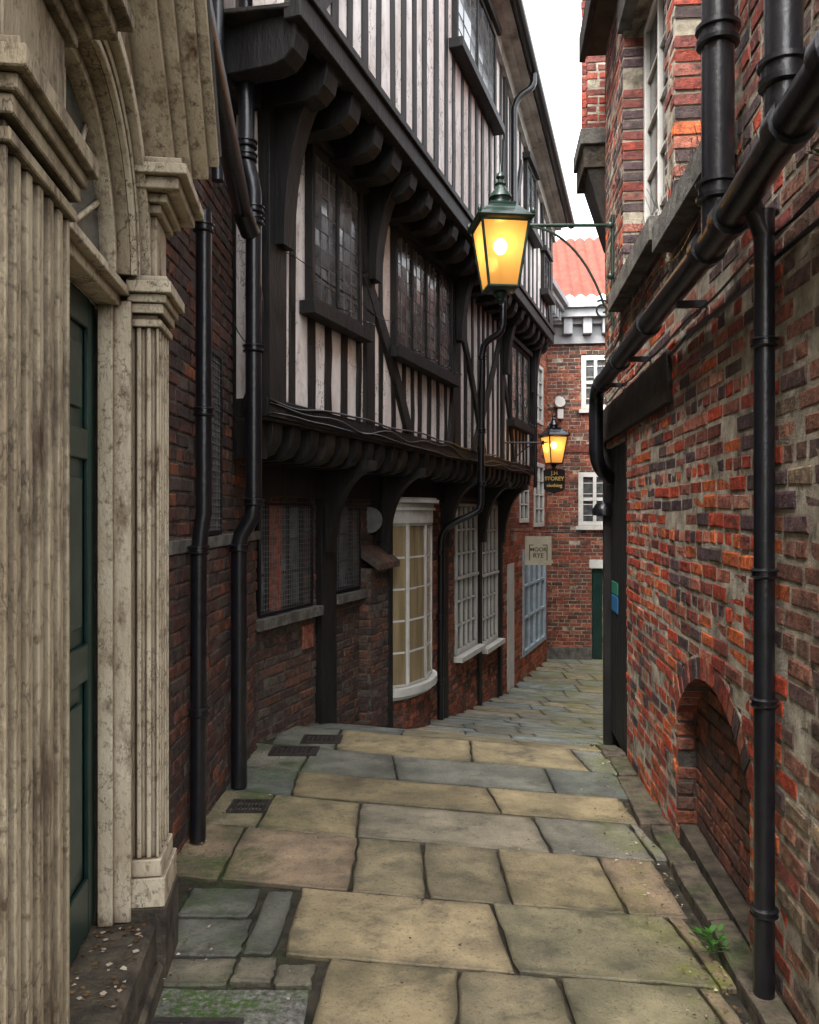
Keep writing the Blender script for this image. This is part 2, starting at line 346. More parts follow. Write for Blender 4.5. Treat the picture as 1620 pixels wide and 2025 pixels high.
while yy<6.9:
    y1=yy+R.uniform(.35,.8); y1=min(y1,6.9)
    x0,x1=xR(yy),xR(y1); ww=R.uniform(.11,.16)
    slab(pv,[(x0-ww,yy),(x0-.0,yy),(x1-.0,y1),(x1-ww,y1)],mat='kerb_stone',lift=.03+R.uniform(-.015,.015),th=.12,gap=.005,seg=4,jit=.014)
    yy=y1
pv.build()
def cover(name,x0,x1,y0,y1,kind):
    mb=MB(name)
    def q(x,y,dz): return (x,y,gz(x,y)+dz)
    fb=lambda a,b,c,d,h,m='rust_iron': mb.prism([q(a,c,-.03),q(b,c,-.03),q(b,d,-.03),q(a,d,-.03)],[q(a,c,h),q(b,c,h),q(b,d,h),q(a,d,h)],m)
    fr=.02
    fb(x0,x1,y0,y0+fr,.014);fb(x0,x1,y1-fr,y1,.014);fb(x0,x0+fr,y0+fr,y1-fr,.014);fb(x1-fr,x1,y0+fr,y1-fr,.014)
    if kind=='grate':
        n=9
        for i in range(n): a=x0+fr+(x1-x0-2*fr)*(i+.2)/n; fb(a,a+(x1-x0)*.045,y0+fr,y1-fr,.011)
        fb(x0+fr,x1-fr,(y0+y1)/2-.01,(y0+y1)/2+.01,.012)
    else:
        fb(x0+fr,x1-fr,y0+fr,y1-fr,.006)
        nx_=int((x1-x0)/.035); ny_=int((y1-y0)/.035)
        for i in range(nx_):
            for j in range(ny_):
                cx=x0+.03+i*.035; cy=y0+.03+j*.035
                if cx>x1-.03 or cy>y1-.03: continue
                s=1 if (i+j)%2 else -1; h=.010
                mb.prism([q(cx-.012,cy-.012*s-.003,.004),q(cx-.012,cy-.012*s+.003,.004),q(cx+.012,cy+.012*s+.003,.004),q(cx+.012,cy+.012*s-.003,.004)],[q(cx-.012,cy-.012*s-.003,h),q(cx-.012,cy-.012*s+.003,h),q(cx+.012,cy+.012*s+.003,h),q(cx+.012,cy+.012*s-.003,h)],'rust_iron')
    mb.build()
cover('manhole_cover',-.86,-.52,2.15,2.57,'plate')
cover('drain_grate',-1.02,-.80,4.55,4.76,'grate')
cover('manhole_cover',-1.0,-.66,5.78,6.02,'plate'); cover('manhole_cover',-.82,-.52,6.14,6.38,'plate')
# ------------------------------------------------------------ right brick building
RB=empty('brick_building_with_drainpipes')
rb=MB('brickwork',RB)
pr=[(.50,.075,.03),(.60,.15,.045),(.40,.065,.035),(.24,.065,.05),(.10,.06,.07),(.46,.17,.11),(.52,.27,.19),(.32,.12,.085),(.11,.075,.075)]
dl=[(.2,.12,.085),(.27,.13,.09),(.17,.11,.10),(.32,.16,.11),(.28,.22,.15),(.14,.09,.085)]
def rcol(t,z):
    m=noise.noise(Vector((t*1.1,z*1.3,3)))
    if t<2.62: cs,w=dl,None
    elif z>1.15: cs,w=pr,[1.5,.7,3,5,7,2,1,3,5]
    else:
        red= z<-.1 and m>-.2
        cs,w=pr,([9,9,5,2,1,3,1,2,1] if red else [4,3,4,4,4.5,3,2.5,3,4])
    c=R.choices(cs,w)[0]; k=R.uniform(.75,1.3); return tuple(v*k for v in c)
AC,AH,ASP=3.6,.6,-1.03; AR=AH/math.sin(math.radians(50)); AZ=ASP-AR*math.cos(math.radians(50))
def archhole(z):
    if z<ASP: return (AC-AH,AC+AH)
    q=AR*AR-(z-AZ)**2
    if q<=0: return None
    w=math.sqrt(q); return (AC-w,AC+w)
def archring(z):
    if z<ASP: return archhole(z)
    q=(AR+.11)**2-(z-AZ)**2
    if q<=0: return archhole(z)
    w=math.sqrt(q); lim=math.tan(math.radians(50))*(z-AZ); return (AC-min(w,lim),AC+min(w,lim))
bricks(rb,RW,1.2,6.9,-2.1,3.9,[rect(3.22,4.25,1.5,3.5),rect(4.5,5.95,1.6,3.5),rect(5.8,6.86,-2.3,.56),archring],rcol,mat='brick_right',mort='mortar_light',depth=.2,jn=.018,pmin=.000,pmax=.006,wav=.012)
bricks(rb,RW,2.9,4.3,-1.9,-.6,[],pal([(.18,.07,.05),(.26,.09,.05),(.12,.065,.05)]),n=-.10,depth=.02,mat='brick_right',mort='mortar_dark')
NV=19
for i in range(NV):
    A0=math.radians(40+100*(i+.1)/NV); A1=math.radians(40+100*(i+.9)/NV); Bm=math.radians(40+100*i/NV); Bp=math.radians(40+100*(i+1)/NV)
    f=lambda r,a:(AC-r*math.cos(a),AZ+r*math.sin(a))
    k=R.uniform(.6,1.05); o_=R.uniform(.001,.006); r2=AR+.10+R.uniform(-.006,.006)
    rb.polyN(RW,[f(AR,A0),f(AR,A1),f(r2,A1),f(r2,A0)],-.095,o_,'brick_right',tuple(v*k for v in R.choice(pr[:6])))
    rb.polyN(RW,[f(AR+.004,Bm),f(AR+.004,Bp),f(AR+.112,Bp),f(AR+.112,Bm)],-.09,-.001,'mortar_light')
rb.box(RW,2.9,4.3,-.16,-.012,-1.8,-1.6,'dark_stone')
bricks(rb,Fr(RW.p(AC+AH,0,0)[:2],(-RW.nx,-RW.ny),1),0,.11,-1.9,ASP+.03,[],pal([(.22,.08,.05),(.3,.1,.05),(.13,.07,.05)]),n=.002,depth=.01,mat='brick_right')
rb.build()
rd=MB('windows_sills_door',RB)
for t0,t1,z0 in ((3.22,4.25,1.5),(4.5,5.95,1.6)):
    window(rd,RW,t0+.01,t1-.01,z0+.02,3.49,-.14,3,5,.06,.022,.06,gm='glass_dark')
    rd.box(RW,t0-.08,t1+.08,-.14,.1,z0-.13,z0+.005,'stone_sill')
    rd.box(RW,t0-.05,t1+.05,-.05,.04,3.5,3.72,'stone_sill')
rd.box(RW,4.3,6.92,-.05,.035,.575,.85,'timber_brown')
for i in range(7):
    a=5.85+i*.14; rd.box(RW,a,a+.135,-.07,-.03,gz(1.7,6.3)+.02,.54,'timber')
rd.box(RW,5.8,5.85,-.12,.005,-2,.57,'timber'); rd.box(RW,6.83,6.9,-.12,.025,-2,.57,'timber')
rd.box(RW,6.40,6.72,-.03,-.022,-.66,-.56,'sticker_green'); rd.box(RW,6.40,6.72,-.03,-.022,-.80,-.67,'sticker_blue')
rd.box(RW,1.2,7.0,-.3,.16,3.9,3.98,'soffit_brown'); rd.box(RW,1.2,7.02,.16,.21,3.86,4.08,'timber_brown')
rd.polyT(RW,[(.19,4.05),(-2.5,6.5),(-2.5,4.0),(-.3,4.0)],1.2,7.0,'slate')
rd.build(.006)
sb=MB('side_wall',RB)
bricks(sb,RW2,0,12,-3.6,3.9,[],pal([(.14,.055,.04),(.2,.07,.05),(.1,.05,.04)]),C=.15,BL=.45,depth=.2)
sb.box(RW2,-.02,12,-3,-.2,-3.6,3.9,'mortar_dark'); sb.box(RW,1.2,6.88,-3,-.27,-2,3.9,'mortar_dark')
sb.build()
OR=empty('brick_oriel'); ob=MB('brickwork',OR)
OX=Fr((0,7.5),(1,-.1),1); OS=Fr((1.56,7.4),(.3,1),-1)
c_=pal([(.40,.08,.055),(.32,.075,.06),(.44,.12,.08),(.22,.075,.06)])
bricks(ob,OX,1.59,2.8,3.42,6.2,[],c_,mort='mortar_light',jn=.016,pmin=.001,pmax=.006); bricks(ob,OS,.0,1.8,3.42,6.2,[],c_,mort='mortar_light')
ob.build(); oc=MB('corbel',OR)
oc.box(OX,1.53,2.9,-.6,.05,3.28,3.42,'stone_sill'); oc.box(OX,1.56,2.9,-.6,.02,3.08,3.28,'dark_stone')
oc.prism([OX.p(1.59,0,3.08),OX.p(2.9,0,3.08),OX.p(2.9,-.6,3.08),OX.p(1.63,-.6,3.08)],[OX.p(1.76,-.05,2.5),OX.p(2.9,-.05,2.5),OX.p(2.9,-.6,2.5),OX.p(1.82,-.6,2.5)],'timber_brown')
oc.build(.006)
# ------------------------------------------------------------ right pipes
pp=MB('drainpipes',RB)
P=lambda t,n,z: RW.p(t,n,z)
pp.tube([P(1.5,.12,1.1),P(2.1,.125,1.07),P(2.95,.125,1.0),P(6.2,.13,.97)]+bez(P(6.25,.13,.97),P(6.42,.13,.97),P(6.5,.13,.93),P(6.5,.13,.75),6)+[P(6.5,.13,.5)]+bez(P(6.5,.13,.5),P(6.5,.13,.35),P(6.6,.05,.3),P(6.7,-.02,.28),5)[1:],.056,'black_iron',16)
for t,z in ((1.9,1.08),(2.23,1.06),(2.8,1.01),(3.1,1.0),(4.3,.99),(5.3,.98),(6.15,.97)):
    c=Vector(P(t,.125,z)); d=Vector((.105,1,0)).normalized()*.035
    pp.tube([tuple(c-d),tuple(c+d)],.069,'black_iron',16)
pp.tube([P(2.95,.125,1.0),P(2.95,.125,3.9)],.057,'black_iron',16)
for z in (1.16,1.72,2.3,2.9): collar(pp,P(2.95,.125,z),.057,.08)
pp.tube([P(2.23,.14,1.06),P(2.23,.14,3.9)],.05,'black_iron',16)
for z in (1.2,1.6,2.2): collar(pp,P(2.23,.14,z),.05,.08)
pp.tube([P(2.66,.055,.98),P(2.66,.055,gz(1.1,2.7)+.02)],.033,'black_iron',14)
for z in (.55,-.2,-.62,-1.3): collar(pp,P(2.66,.055,z),.033,.035)
pp.tube([P(2.66,.055,.9),P(2.66,.10,1.02)],.033,'black_iron',12)
for t in (2.95,2.23): pp.box(RW,t-.02,t+.02,-.01,.12,1.9,1.93,'black_iron')
for t in (3.6,4.9,5.9): pp.box(RW,t-.012,t+.012,-.01,.13,.90,.93,'black_iron')
for i in range(60):
    t=2.0+i*.075+R.uniform(-.02,.02); n=.12+R.uniform(-.03,.03); zz=1.04 if t<3 else 1.02
    pp.tube([P(t,n,zz),P(t+R.uniform(-.03,.03),n+R.uniform(-.06,.06),zz+.12)],.0014,'black_iron',4,False)
for i in range(40):
    t=3.2+i*.07; pp.tube([P(t,.07,1.50 if t<4.3 else 1.6),P(t+R.uniform(-.03,.03),.07+R.uniform(-.04,.06),1.62 if t<4.3 else 1.72)],.0014,'black_iron',4,False)
cable(pp,RW,2.0,5.0,.82,.02,.05,.009,1); cable(pp,RW,2.0,6.8,.9,.02,.04,.006,2); cable(pp,RW,3.0,6.8,1.3,.02,.09,.006,5); cable(pp,RW,2.9,4.4,.66,.015,.06,.004,7); cable(pp,RW,2.7,6.6,1.18,.02,.08,.005,11)
pp.lathe(P(6.86,.02,.02),[(.1,-.05),(.1,0),(.07,.05),(.01,.07)],'black_iron',14)
pp.build()
# ------------------------------------------------------------ portal (doorway)
PO=empty('classical_doorway'); pw=MB('surround',PO)
C='cream_paint'
def ext(pts_tn,z0,z1,mat): pw.prism([PT.p(t,n,z0) for t,n in pts_tn],[PT.p(t,n,z1) for t,n in pts_tn],mat)
def fluted(t0,t1,n0,n1,z0,z1,nf,side,mat):
    pts=[(t0,n0)]
    if side:
        m=3
        for i in range(m):
            a=n0+(n1-n0)*(i+.2)/m; b=n0+(n1-n0)*(i+.8)/m
            pts+=[(t0,a),(t0+.014,a+.3*(b-a)),(t0+.014,a+.7*(b-a)),(t0,b)]
    pts+=[(t0,n1)]
    for i in range(nf):
        a=t0+(t1-t0)*(i+.22)/nf; b=t0+(t1-t0)*(i+.78)/nf; w=b-a
        pts+=[(a,n1),(a+w*.12,n1-.012),(a+w*.5,n1-.018),(a+w*.88,n1-.012),(b,n1)]
    pts+=[(t1,n1),(t1,n0)]
    ext(pts,z0,z1,mat)
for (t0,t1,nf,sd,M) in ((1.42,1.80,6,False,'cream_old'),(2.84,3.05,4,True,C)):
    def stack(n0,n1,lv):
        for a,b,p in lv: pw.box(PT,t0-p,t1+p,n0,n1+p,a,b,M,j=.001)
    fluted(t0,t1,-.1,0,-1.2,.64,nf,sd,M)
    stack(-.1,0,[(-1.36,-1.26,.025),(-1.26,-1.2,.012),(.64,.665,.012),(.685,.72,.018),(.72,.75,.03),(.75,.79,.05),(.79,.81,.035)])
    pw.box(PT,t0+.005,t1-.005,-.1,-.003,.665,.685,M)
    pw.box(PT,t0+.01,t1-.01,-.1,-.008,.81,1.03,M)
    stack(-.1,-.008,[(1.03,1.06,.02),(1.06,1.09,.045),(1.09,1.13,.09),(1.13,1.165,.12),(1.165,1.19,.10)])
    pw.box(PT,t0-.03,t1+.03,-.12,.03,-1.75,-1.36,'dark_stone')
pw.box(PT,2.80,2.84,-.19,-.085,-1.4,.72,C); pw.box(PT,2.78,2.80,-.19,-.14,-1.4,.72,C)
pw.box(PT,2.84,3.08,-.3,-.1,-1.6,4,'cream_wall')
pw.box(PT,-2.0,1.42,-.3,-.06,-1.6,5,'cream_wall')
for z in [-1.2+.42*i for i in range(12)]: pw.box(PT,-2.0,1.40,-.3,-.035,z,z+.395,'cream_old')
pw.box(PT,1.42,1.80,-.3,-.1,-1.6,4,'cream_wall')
cy,rr,sz=2.31,.52,.80; NN=28
def archpiece(r0,r1,n0,n1,mat=C,sq=False):
    o=lambda a,r:(cy-r*math.cos(a),sz+r*1.08*math.sin(a))
    def out(a):
        c_,s_=math.cos(a),math.sin(a); k=min(.55/max(abs(c_),1e-6),.9/max(s_,1e-6)); return (cy-k*c_,sz+k*s_)
    # one continuous ring so that no joints show
    A=[math.pi*i/NN for i in range(NN+1)]
    inn=[o(a,r0) for a in A]; ou=[out(a) if sq else o(a,r1) for a in A]
    V=[PT.p(t,n,z) for n in (n0,n1) for ring in (inn,ou) for t,z in ring]; m=NN+1; F=[]
    for i in range(NN):
        F+=[[i,i+1,m+i+1,m+i],[2*m+i,2*m+i+1,3*m+i+1,3*m+i],[i,i+1,2*m+i+1,2*m+i],[m+i,m+i+1,3*m+i+1,3*m+i]]
    F+=[[0,m,3*m,2*m],[NN,m+NN,3*m+NN,2*m+NN]]
    pw.add(V,F,mat)
archpiece(.46,.9,-.2,-.08,'cream_wall',True)
archpiece(.43,.458,-.2,-.12); archpiece(.462,.485,-.08,-.06); archpiece(.495,.52,-.08,-.055); archpiece(.523,.56,-.08,-.025)
pw.box(PT,1.80,2.84,-.3,-.08,1.70,4,'cream_wall')
pw.box(PT,1.8,2.84,-.2,-.12,.70,.80,C); pw.box(PT,1.8,2.84,-.2,-.09,.735,.765,C)
for sgn in (-1,1):
    ty=cy+sgn*.86; tz=1.19; ax=cy; az=2.05
    for (o0,o1,n1,m) in ((0,.05,.02,C),(.05,.10,.07,C),(.10,.15,.13,C),(.15,.19,.17,C),(.19,.2,.18,'lead')):
        pw.polyN(PT,[(ty,tz+o0),(ax,az+o0),(ax,az+o1),(ty,tz+o1)],-.1,n1,m)
pw.build(.003)
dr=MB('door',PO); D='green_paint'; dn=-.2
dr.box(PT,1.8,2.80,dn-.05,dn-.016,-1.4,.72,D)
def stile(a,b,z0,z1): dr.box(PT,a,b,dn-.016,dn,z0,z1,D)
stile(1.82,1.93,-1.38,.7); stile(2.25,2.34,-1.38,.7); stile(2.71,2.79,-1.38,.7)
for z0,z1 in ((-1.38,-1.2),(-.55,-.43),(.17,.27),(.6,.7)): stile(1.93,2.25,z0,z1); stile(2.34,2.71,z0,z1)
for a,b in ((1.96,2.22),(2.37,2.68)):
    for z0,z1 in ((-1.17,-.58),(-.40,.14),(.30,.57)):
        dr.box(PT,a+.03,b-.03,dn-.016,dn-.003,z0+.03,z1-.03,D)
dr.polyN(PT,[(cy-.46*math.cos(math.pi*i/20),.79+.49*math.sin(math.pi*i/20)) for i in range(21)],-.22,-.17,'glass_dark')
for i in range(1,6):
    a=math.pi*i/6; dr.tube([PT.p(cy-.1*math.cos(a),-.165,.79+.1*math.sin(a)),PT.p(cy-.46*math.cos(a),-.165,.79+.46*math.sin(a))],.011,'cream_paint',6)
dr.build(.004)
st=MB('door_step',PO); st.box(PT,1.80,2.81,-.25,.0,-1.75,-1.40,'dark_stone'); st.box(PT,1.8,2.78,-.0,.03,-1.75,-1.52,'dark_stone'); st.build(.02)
# ------------------------------------------------------------ left near brick building
LB=empty('brick_house'); lb=MB('brickwork',LB)
dk=pal([(.10,.052,.04),(.125,.055,.04),(.07,.047,.042),(.16,.06,.04),(.09,.066,.056),(.24,.085,.045)],[5,5,5,3,4,1])  # palette darkened so the brick colour carries the left side's shadow
bricks(lb,LW,3.1,6.1,-2.0,2.15,[rect(4.45,4.95,-.15,.95)],dk)
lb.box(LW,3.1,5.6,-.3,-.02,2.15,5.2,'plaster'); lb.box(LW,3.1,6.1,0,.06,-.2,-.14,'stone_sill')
bricks(lb,LW,3.1,6.0,-2.0,-.2,[],dk,n=.045,depth=.03)
lb.box(LW,4.45,4.95,-.12,-.08,-.15,.95,'glass_dark'); grille(lb,LW,4.47,4.93,-.12,.93,.03)
lb.box(LW,-2,5.9,-3,-.15,-1.9,5.2,'mortar_dark'); lb.polyT(LW,[(.25,5.15),(-3,7),(-3,5.1),(.2,5.1)],-2,6.0,'slate')
lb.build()
lp=MB('drainpipes',LB)
lp.tube([(-1.03,4.1,1.5),(-1.03,4.1,.0),(-1.045,4.1,-.1),(-1.055,4.1,-.2),(-1.06,4.1,gz(-1.06,4.1)+.01)],.04,'black_iron',14)
for z in (1.42,.5,-.19,-1.0): collar(lp,(-1.03 if z>-.1 else -1.055,4.1,z),.04,.05)
bx=5.02
lp.tube([(-1.0,bx,5.0),(-1.0,bx,2.15),(-.965,bx,2.02),(-.955,bx,1.95),(-.955,bx,.05),(-.965,bx,-.03),(-1.03,bx,-.14),(-1.045,bx,-.2),(-1.045,bx,gz(-1.05,bx)+.01)],.05,'black_iron',16)
for x,z in ((-1.0,2.25),(-1.0,2.17),(-.955,1.85),(-.955,1.78),(-.955,.06),(-1.045,-.22),(-.955,1.0)): collar(lp,(x,bx,z),.05,.05)
lp.tube([(-.74,2.75,1.83),(-.78,3.1,1.82),(-1.0,4.9,1.80)],.055,'black_iron',12)
lp.tube([(-1.0,4.88,1.80),(-.97,5.0,1.7)],.06,'black_iron',12)
lp.tube([(-1.1,4.7,5),(-1.1,4.7,1.9)],.035,'black_iron',10)
lp.tube([(-.72,2.3,2.4),(-.80,3.15,1.35)],.02,'black_iron',8)
lp.tube(bez((-.95,5.0,1.6),(-.8,5.0,1.0),(-1.0,5.1,.9),(-1.1,5.1,1.2)),.004,'black_iron',5)
lp.build()
# ------------------------------------------------------------ timber-framed building
TB=empty('timber_framed_house')
gw=MB('ground_floor_brickwork',TB)
gcs=[(.10,.065,.052),(.13,.072,.055),(.08,.058,.052),(.17,.082,.056),(.12,.095,.08)]  # browns deepened, ground-floor shadow is put into the brick colours
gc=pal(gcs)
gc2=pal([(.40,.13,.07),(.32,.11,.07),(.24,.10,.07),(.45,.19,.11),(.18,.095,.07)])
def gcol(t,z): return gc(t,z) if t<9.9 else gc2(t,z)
H=[rect(6.12,6.98,-.8,.08),rect(7.4,7.95,-.75,.08),rect(8.54,9.72,-1.9,.2),rect(11.05,12.1,-1.95,.15),rect(12.32,13.3,-2.05,.12)]
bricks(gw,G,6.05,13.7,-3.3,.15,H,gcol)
bricks(gw,G,7.98,8.5,-2.7,-.55,[],gc,n=.12,depth=.11)
for i in range(7):
    a=7.95+i*.082; k=R.uniform(.8,1.3); gw.polyT(G,[(0,-.33),(.22,-.5),(.22,-.56),(0,-.42)],a,a+.074,'brick',tuple(v*k for v in R.choice(gcs)))
bricks(gw,Fr(G.p(7.98,0,0)[:2],(G.nx,G.ny),1),0,.13,-2.7,-.55,[],gc,depth=.01)
gw.build()
tg=MB('ground_floor_timber_windows',TB)
T='timber'
tg.box(G,6.0,13.7,-.1,.07,.12,.44,T); tg.box(G,7.08,7.36,-.02,.07,-2.2,.12,T,j=.01); tg.box(G,8.3,8.42,-.05,.06,-.3,.12,T)
tg.box(G,10.45,10.62,-.02,.06,-3,.12,T); tg.box(G,12.14,12.28,-.02,.05,-3,.12,T); tg.box(G,13.36,13.5,-.02,.06,-3.2,.12,T); tg.box(G,8.42,8.52,-.05,.14,-2.6,.12,T)
for a,b in ((6.12,6.42),(6.5,6.98)):
    window(tg,G,a,b,-.8,.08,-.05,2,3,.04,.02,.05,fm='timber_brown',gm='glass_sky')
tg.box(G,6.42,6.5,-.08,.01,-.8,.08,'brick',(.4,.12,.07))
grille(tg,G,6.14,6.96,-.78,.06,.03); tg.box(G,6.05,7.05,-.05,.1,-.88,-.8,'stone_sill')
window(tg,G,7.4,7.95,-.75,.08,-.05,2,3,.04,.02,.05,fm='timber_brown',gm='glass_sky'); grille(tg,G,7.42,7.93,-.72,.06,.03); tg.box(G,7.37,7.97,-.05,.09,-.83,-.75,'stone_sill')
tg.lathe(G.p(8.2,.02,-.08),[(.13,-.03),(.13,-.01),(.09,.0),(.09,.04)],'lead',18,'y')
tg.box(G,6.85,7.02,-.01,.02,-1.15,-.95,'brick',(.4,.15,.1))
for a,b,z0,z1 in ((11.05,12.1,-1.95,.15),(12.32,13.3,-2.05,.12)):
    window(tg,G,a,b,z0,z1,.03,4,6,.07,.025,.07,gm='glass_sky'); tg.box(G,a-.06,b+.06,-.05,.14,z0-.07,z0,'white_paint'); tg.box(G,a,b,.03,.05,(z0+z1)/2-.02,(z0+z1)/2+.02,'white_paint')
    tg.box(G,a-.03,b+.03,.0,.07,z1,z1+.06,'white_paint')
def brk(fr,t,n0,n1,z0,z1,w=.16):
    pts=[(n0,z0),(n0+.07,z0)]
    for i in range(9):
        a=math.pi/2*i/8; pts.append((n1-(n1-n0-.07)*math.cos(a),z0+.0+(z1-z0-.08)*math.sin(a)))
    pts+=[(n1,z1),(n0,z1)]
    return pts
for t,z0 in ((7.2,-.35),(8.47,-.3),(10.5,-.45),(12.2,-.45),(13.4,-.5)): tg.polyT(G,brk(G,t,.05,.5,z0,.44),t-.06,t+.06,T)
tg.build(.006)
bw=MB('bow_window',TB)
bc=9.13; bh=.58; NF=4
def arc(i,e=0):
    a=math.pi*(-.5+i/NF)*.92; return (bc+(bh+e)*math.sin(a), .02+(.27+e)*math.cos(a))
for i in range(NF):
    (ta,na),(tb,nb)=arc(i),arc(i+1); p0=G.p(ta,na,0); p1=G.p(tb,nb,0); f=Fr((p0[0],p0[1]),(p1[0]-p0[0],p1[1]-p0[1]),1)
    window(bw,f,0,1,-1.85,-.12,0,1,5,.028,.022,.03,gm='curtain',tilt=.02)
    bricks(bw,f,0,1,-2.75,-1.93,[],pal([(.25,.09,.06),(.36,.11,.06),(.18,.08,.06)]),n=-.03,depth=.03)
def bowslab(e,z0,z1,m='white_paint'):
    pts=[G.p(bc-bh-e,-.05,0)]+[G.p(*arc(i/3*1.0,e),0) for i in range(NF*3+1)]+[G.p(bc+bh+e,-.05,0)]
    bw.polyZ([(p[0],p[1]) for p in pts],z0,z1,m)
bowslab(.06,-1.93,-1.85); bowslab(.015,-1.97,-1.93)
bowslab(.01,-.12,.02); bowslab(.04,.02,.05); bowslab(.02,.05,.1); bowslab(.08,.1,.135); bowslab(.05,.135,.155)
bw.build()
j1=MB('lower_jetty',TB)
t=5.42
while t<13.6:
    w=R.uniform(.10,.13); j1.polyT(F1,[(-.5,.36),(-.14,.36),(-.06,.39),(-.01,.46),(.0,.53),(.0,.60),(-.5,.60)],t,t+w,'timber_brown' if R.random()<.3 else T); t+=R.uniform(.24,.31)
j1.box(F1,5.3,13.7,-.52,.03,.6,.62,'timber_brown'); j1.box(F1,5.28,13.72,-.04,.045,.62,.74,T)
cable(j1,F1,5.3,13.6,.75,.05,.06,.009,3); cable(j1,F1,5.3,13.6,.68,.055,.09,.006,4); cable(j1,F1,5.3,13.6,.63,.05,.06,.006,8); cable(j1,F1,5.3,7.5,1.72,.04,.06,.004,9)
j1.box(F1,5.3,5.42,-.5,-.04,.35,.6,T)
j1.build(.006)
f1=MB('first_floor_wall',TB)
W1=[(5.86,6.72,1.5,2.64),(7.46,9.15,1.5,2.6),(11.95,13.2,1.35,2.5)]
f1.box(F1,5.3,13.7,-.2,0,.74,2.9,'plaster'); f1.box(F1,5.3,5.5,-.9,-.2,.4,3.2,'timber')
def studs(mb,fr,t0,t1,z0,zt,wins,sp,wd,n1=.012):
    t=t0
    while t<t1:
        w=wd*R.uniform(.8,1.25); segs=[(z0,zt(t))]
        for a,b,c,d in wins:
            if t+w>a-.02 and t<b+.02: segs=[(z0,c-.05),(d+.03,zt(t))]
        for s0,s1 in segs:
            if s1-s0>.06:
                m=3; off=[R.uniform(-.012,.012) for _ in range(m+1)]; wj=[R.uniform(-.008,.008) for _ in range(m+1)]; nn=n1+R.uniform(-.004,.004)
                for q in range(m):
                    za=s0+(s1-s0)*q/m; zb=s0+(s1-s0)*(q+1)/m
                    mb.polyN(fr,[(t+off[q],za),(t+w+off[q]+wj[q],za),(t+w+off[q+1]+wj[q+1],zb),(t+off[q+1],zb)],-.02,nn,T)
        t+=w+sp*R.uniform(.75,1.25)
studs(f1,F1,5.64,13.5,.74,lambda t:2.66,W1,.165,.09)
f1.box(F1,5.3,5.52,-.25,.05,.62,2.95,T,j=.01); f1.box(F1,13.5,13.72,-.25,.05,.62,2.9,T)
f1.box(F1,5.3,13.7,-.02,.05,2.66,2.9,T)
for a,b in ((6.86,7.04),(9.3,9.46),(11.5,11.64)): f1.box(F1,a,b,-.02,.035,.74,2.66,T,j=.012)
def brace(mb,fr,p,q,w,n1=.03,bow=.05):
    P0,P1=Vector(p),Vector(q); d=(P1-P0).normalized(); nn=Vector((-d.y,d.x)); a=[];b=[]
    for i in range(7):
        s=i/6; c=P0+(P1-P0)*s+nn*bow*math.sin(math.pi*s); a.append(tuple(c+nn*w/2)); b.append(tuple(c-nn*w/2))
    for i in range(6): mb.polyN(fr,[a[i],a[i+1],b[i+1],b[i]],-.01,n1,T)
brace(f1,F1,(6.85,2.0),(7.9,.74),.14,.04); brace(f1,F1,(6.95,1.9),(6.72,2.6),.1,.045)
brace(f1,F1,(9.4,2.2),(9.15,.74),.11,.04,.03); brace(f1,F1,(9.5,2.3),(10.6,.74),.13,.036); brace(f1,F1,(10.1,.74),(11.5,2.5),.13,.03,-.04); brace(f1,F1,(11.6,2.0),(12.3,.76),.12,.03)
for k,(a,b,c,d) in enumerate(W1):
    lights={0:2,1:4,2:3}[k]; cols=lights*3
    window(f1,F1,a,b,c,d,.06,cols,8,.05,.009,.08,fm=T,gm='glass_dark' if k<2 else 'glass_sky',tilt=.025,mull=[3*i for i in range(1,lights)])
    f1.box(F1,a-.08,b+.08,-.02,.12,c-.10,c-.005,T); f1.box(F1,a-.05,b+.05,-.02,.10,d,d+.07,T)
    for i in range(lights):
        x=a+(b-a)*(i+.9)/lights; f1.tube([F1.p(x,.07,c+.05),F1.p(x,.14,c+.03),F1.p(x+.08,.15,c+.03)],.008,'black_iron',6)
for t in (5.45,6.95,9.4,11.6,13.5): f1.polyT(F1,brk(F1,t,.04,.46-.02*(t-5)+.0,1.95 if t>6 else 1.75,2.88),t-.075,t+.075,T)
f1.build(.004)
j2=MB('upper_jetty',TB); t=4.9
gap=lambda t:(.592-.023*t)*.94
while t<13.8:
    g_=gap(t)+.01; w=R.uniform(.14,.18)
    j2.polyT(F1,[(-.3,2.62),(g_-.16,2.62),(g_-.08,2.64),(g_-.02,2.70),(g_,2.78),(g_,2.90),(-.3,2.90)],t,t+w,T); t+=R.uniform(.36,.44)
j2.prism([F1.p(4.7,-.4,2.90),F1.p(13.8,-.3,2.90),F2.p(13.8,0,2.90),F2.p(4.7,0,2.90)],[F1.p(4.7,-.4,2.93),F1.p(13.8,-.3,2.93),F2.p(13.8,0,2.93),F2.p(4.7,0,2.93)],'timber_brown')
j2.box(F2,4.7,13.85,-.05,.06,2.84,3.04,T); j2.box(F2,4.7,13.85,.06,.085,2.99,3.05,T)
j2.box(F1,4.7,5.3,-.6,.0,2.6,2.9,T)
j2.build(.006)
f2=MB('second_floor_wall',TB)
ez=lambda t:5.81-.215*(t-9.3)
f2.polyN(F2,[(4.7,2.93),(13.9,2.93),(13.9,ez(13.9)+.1),(4.7,ez(4.7)+.1)],-.25,0,'plaster')
W2=[(7.95,9.6,4.55,5.6),(11.5,12.2,4.05,4.95),(12.9,13.4,3.5,4.1)]
studs(f2,F2,4.9,13.7,3.04,lambda t:ez(t)-.02,W2,.20,.10)
for a,b in ((4.7,4.86),(10.2,10.36),(13.72,13.9)): f2.box(F2,a,b,-.02,.03,3.04,ez(a)-.05,T)
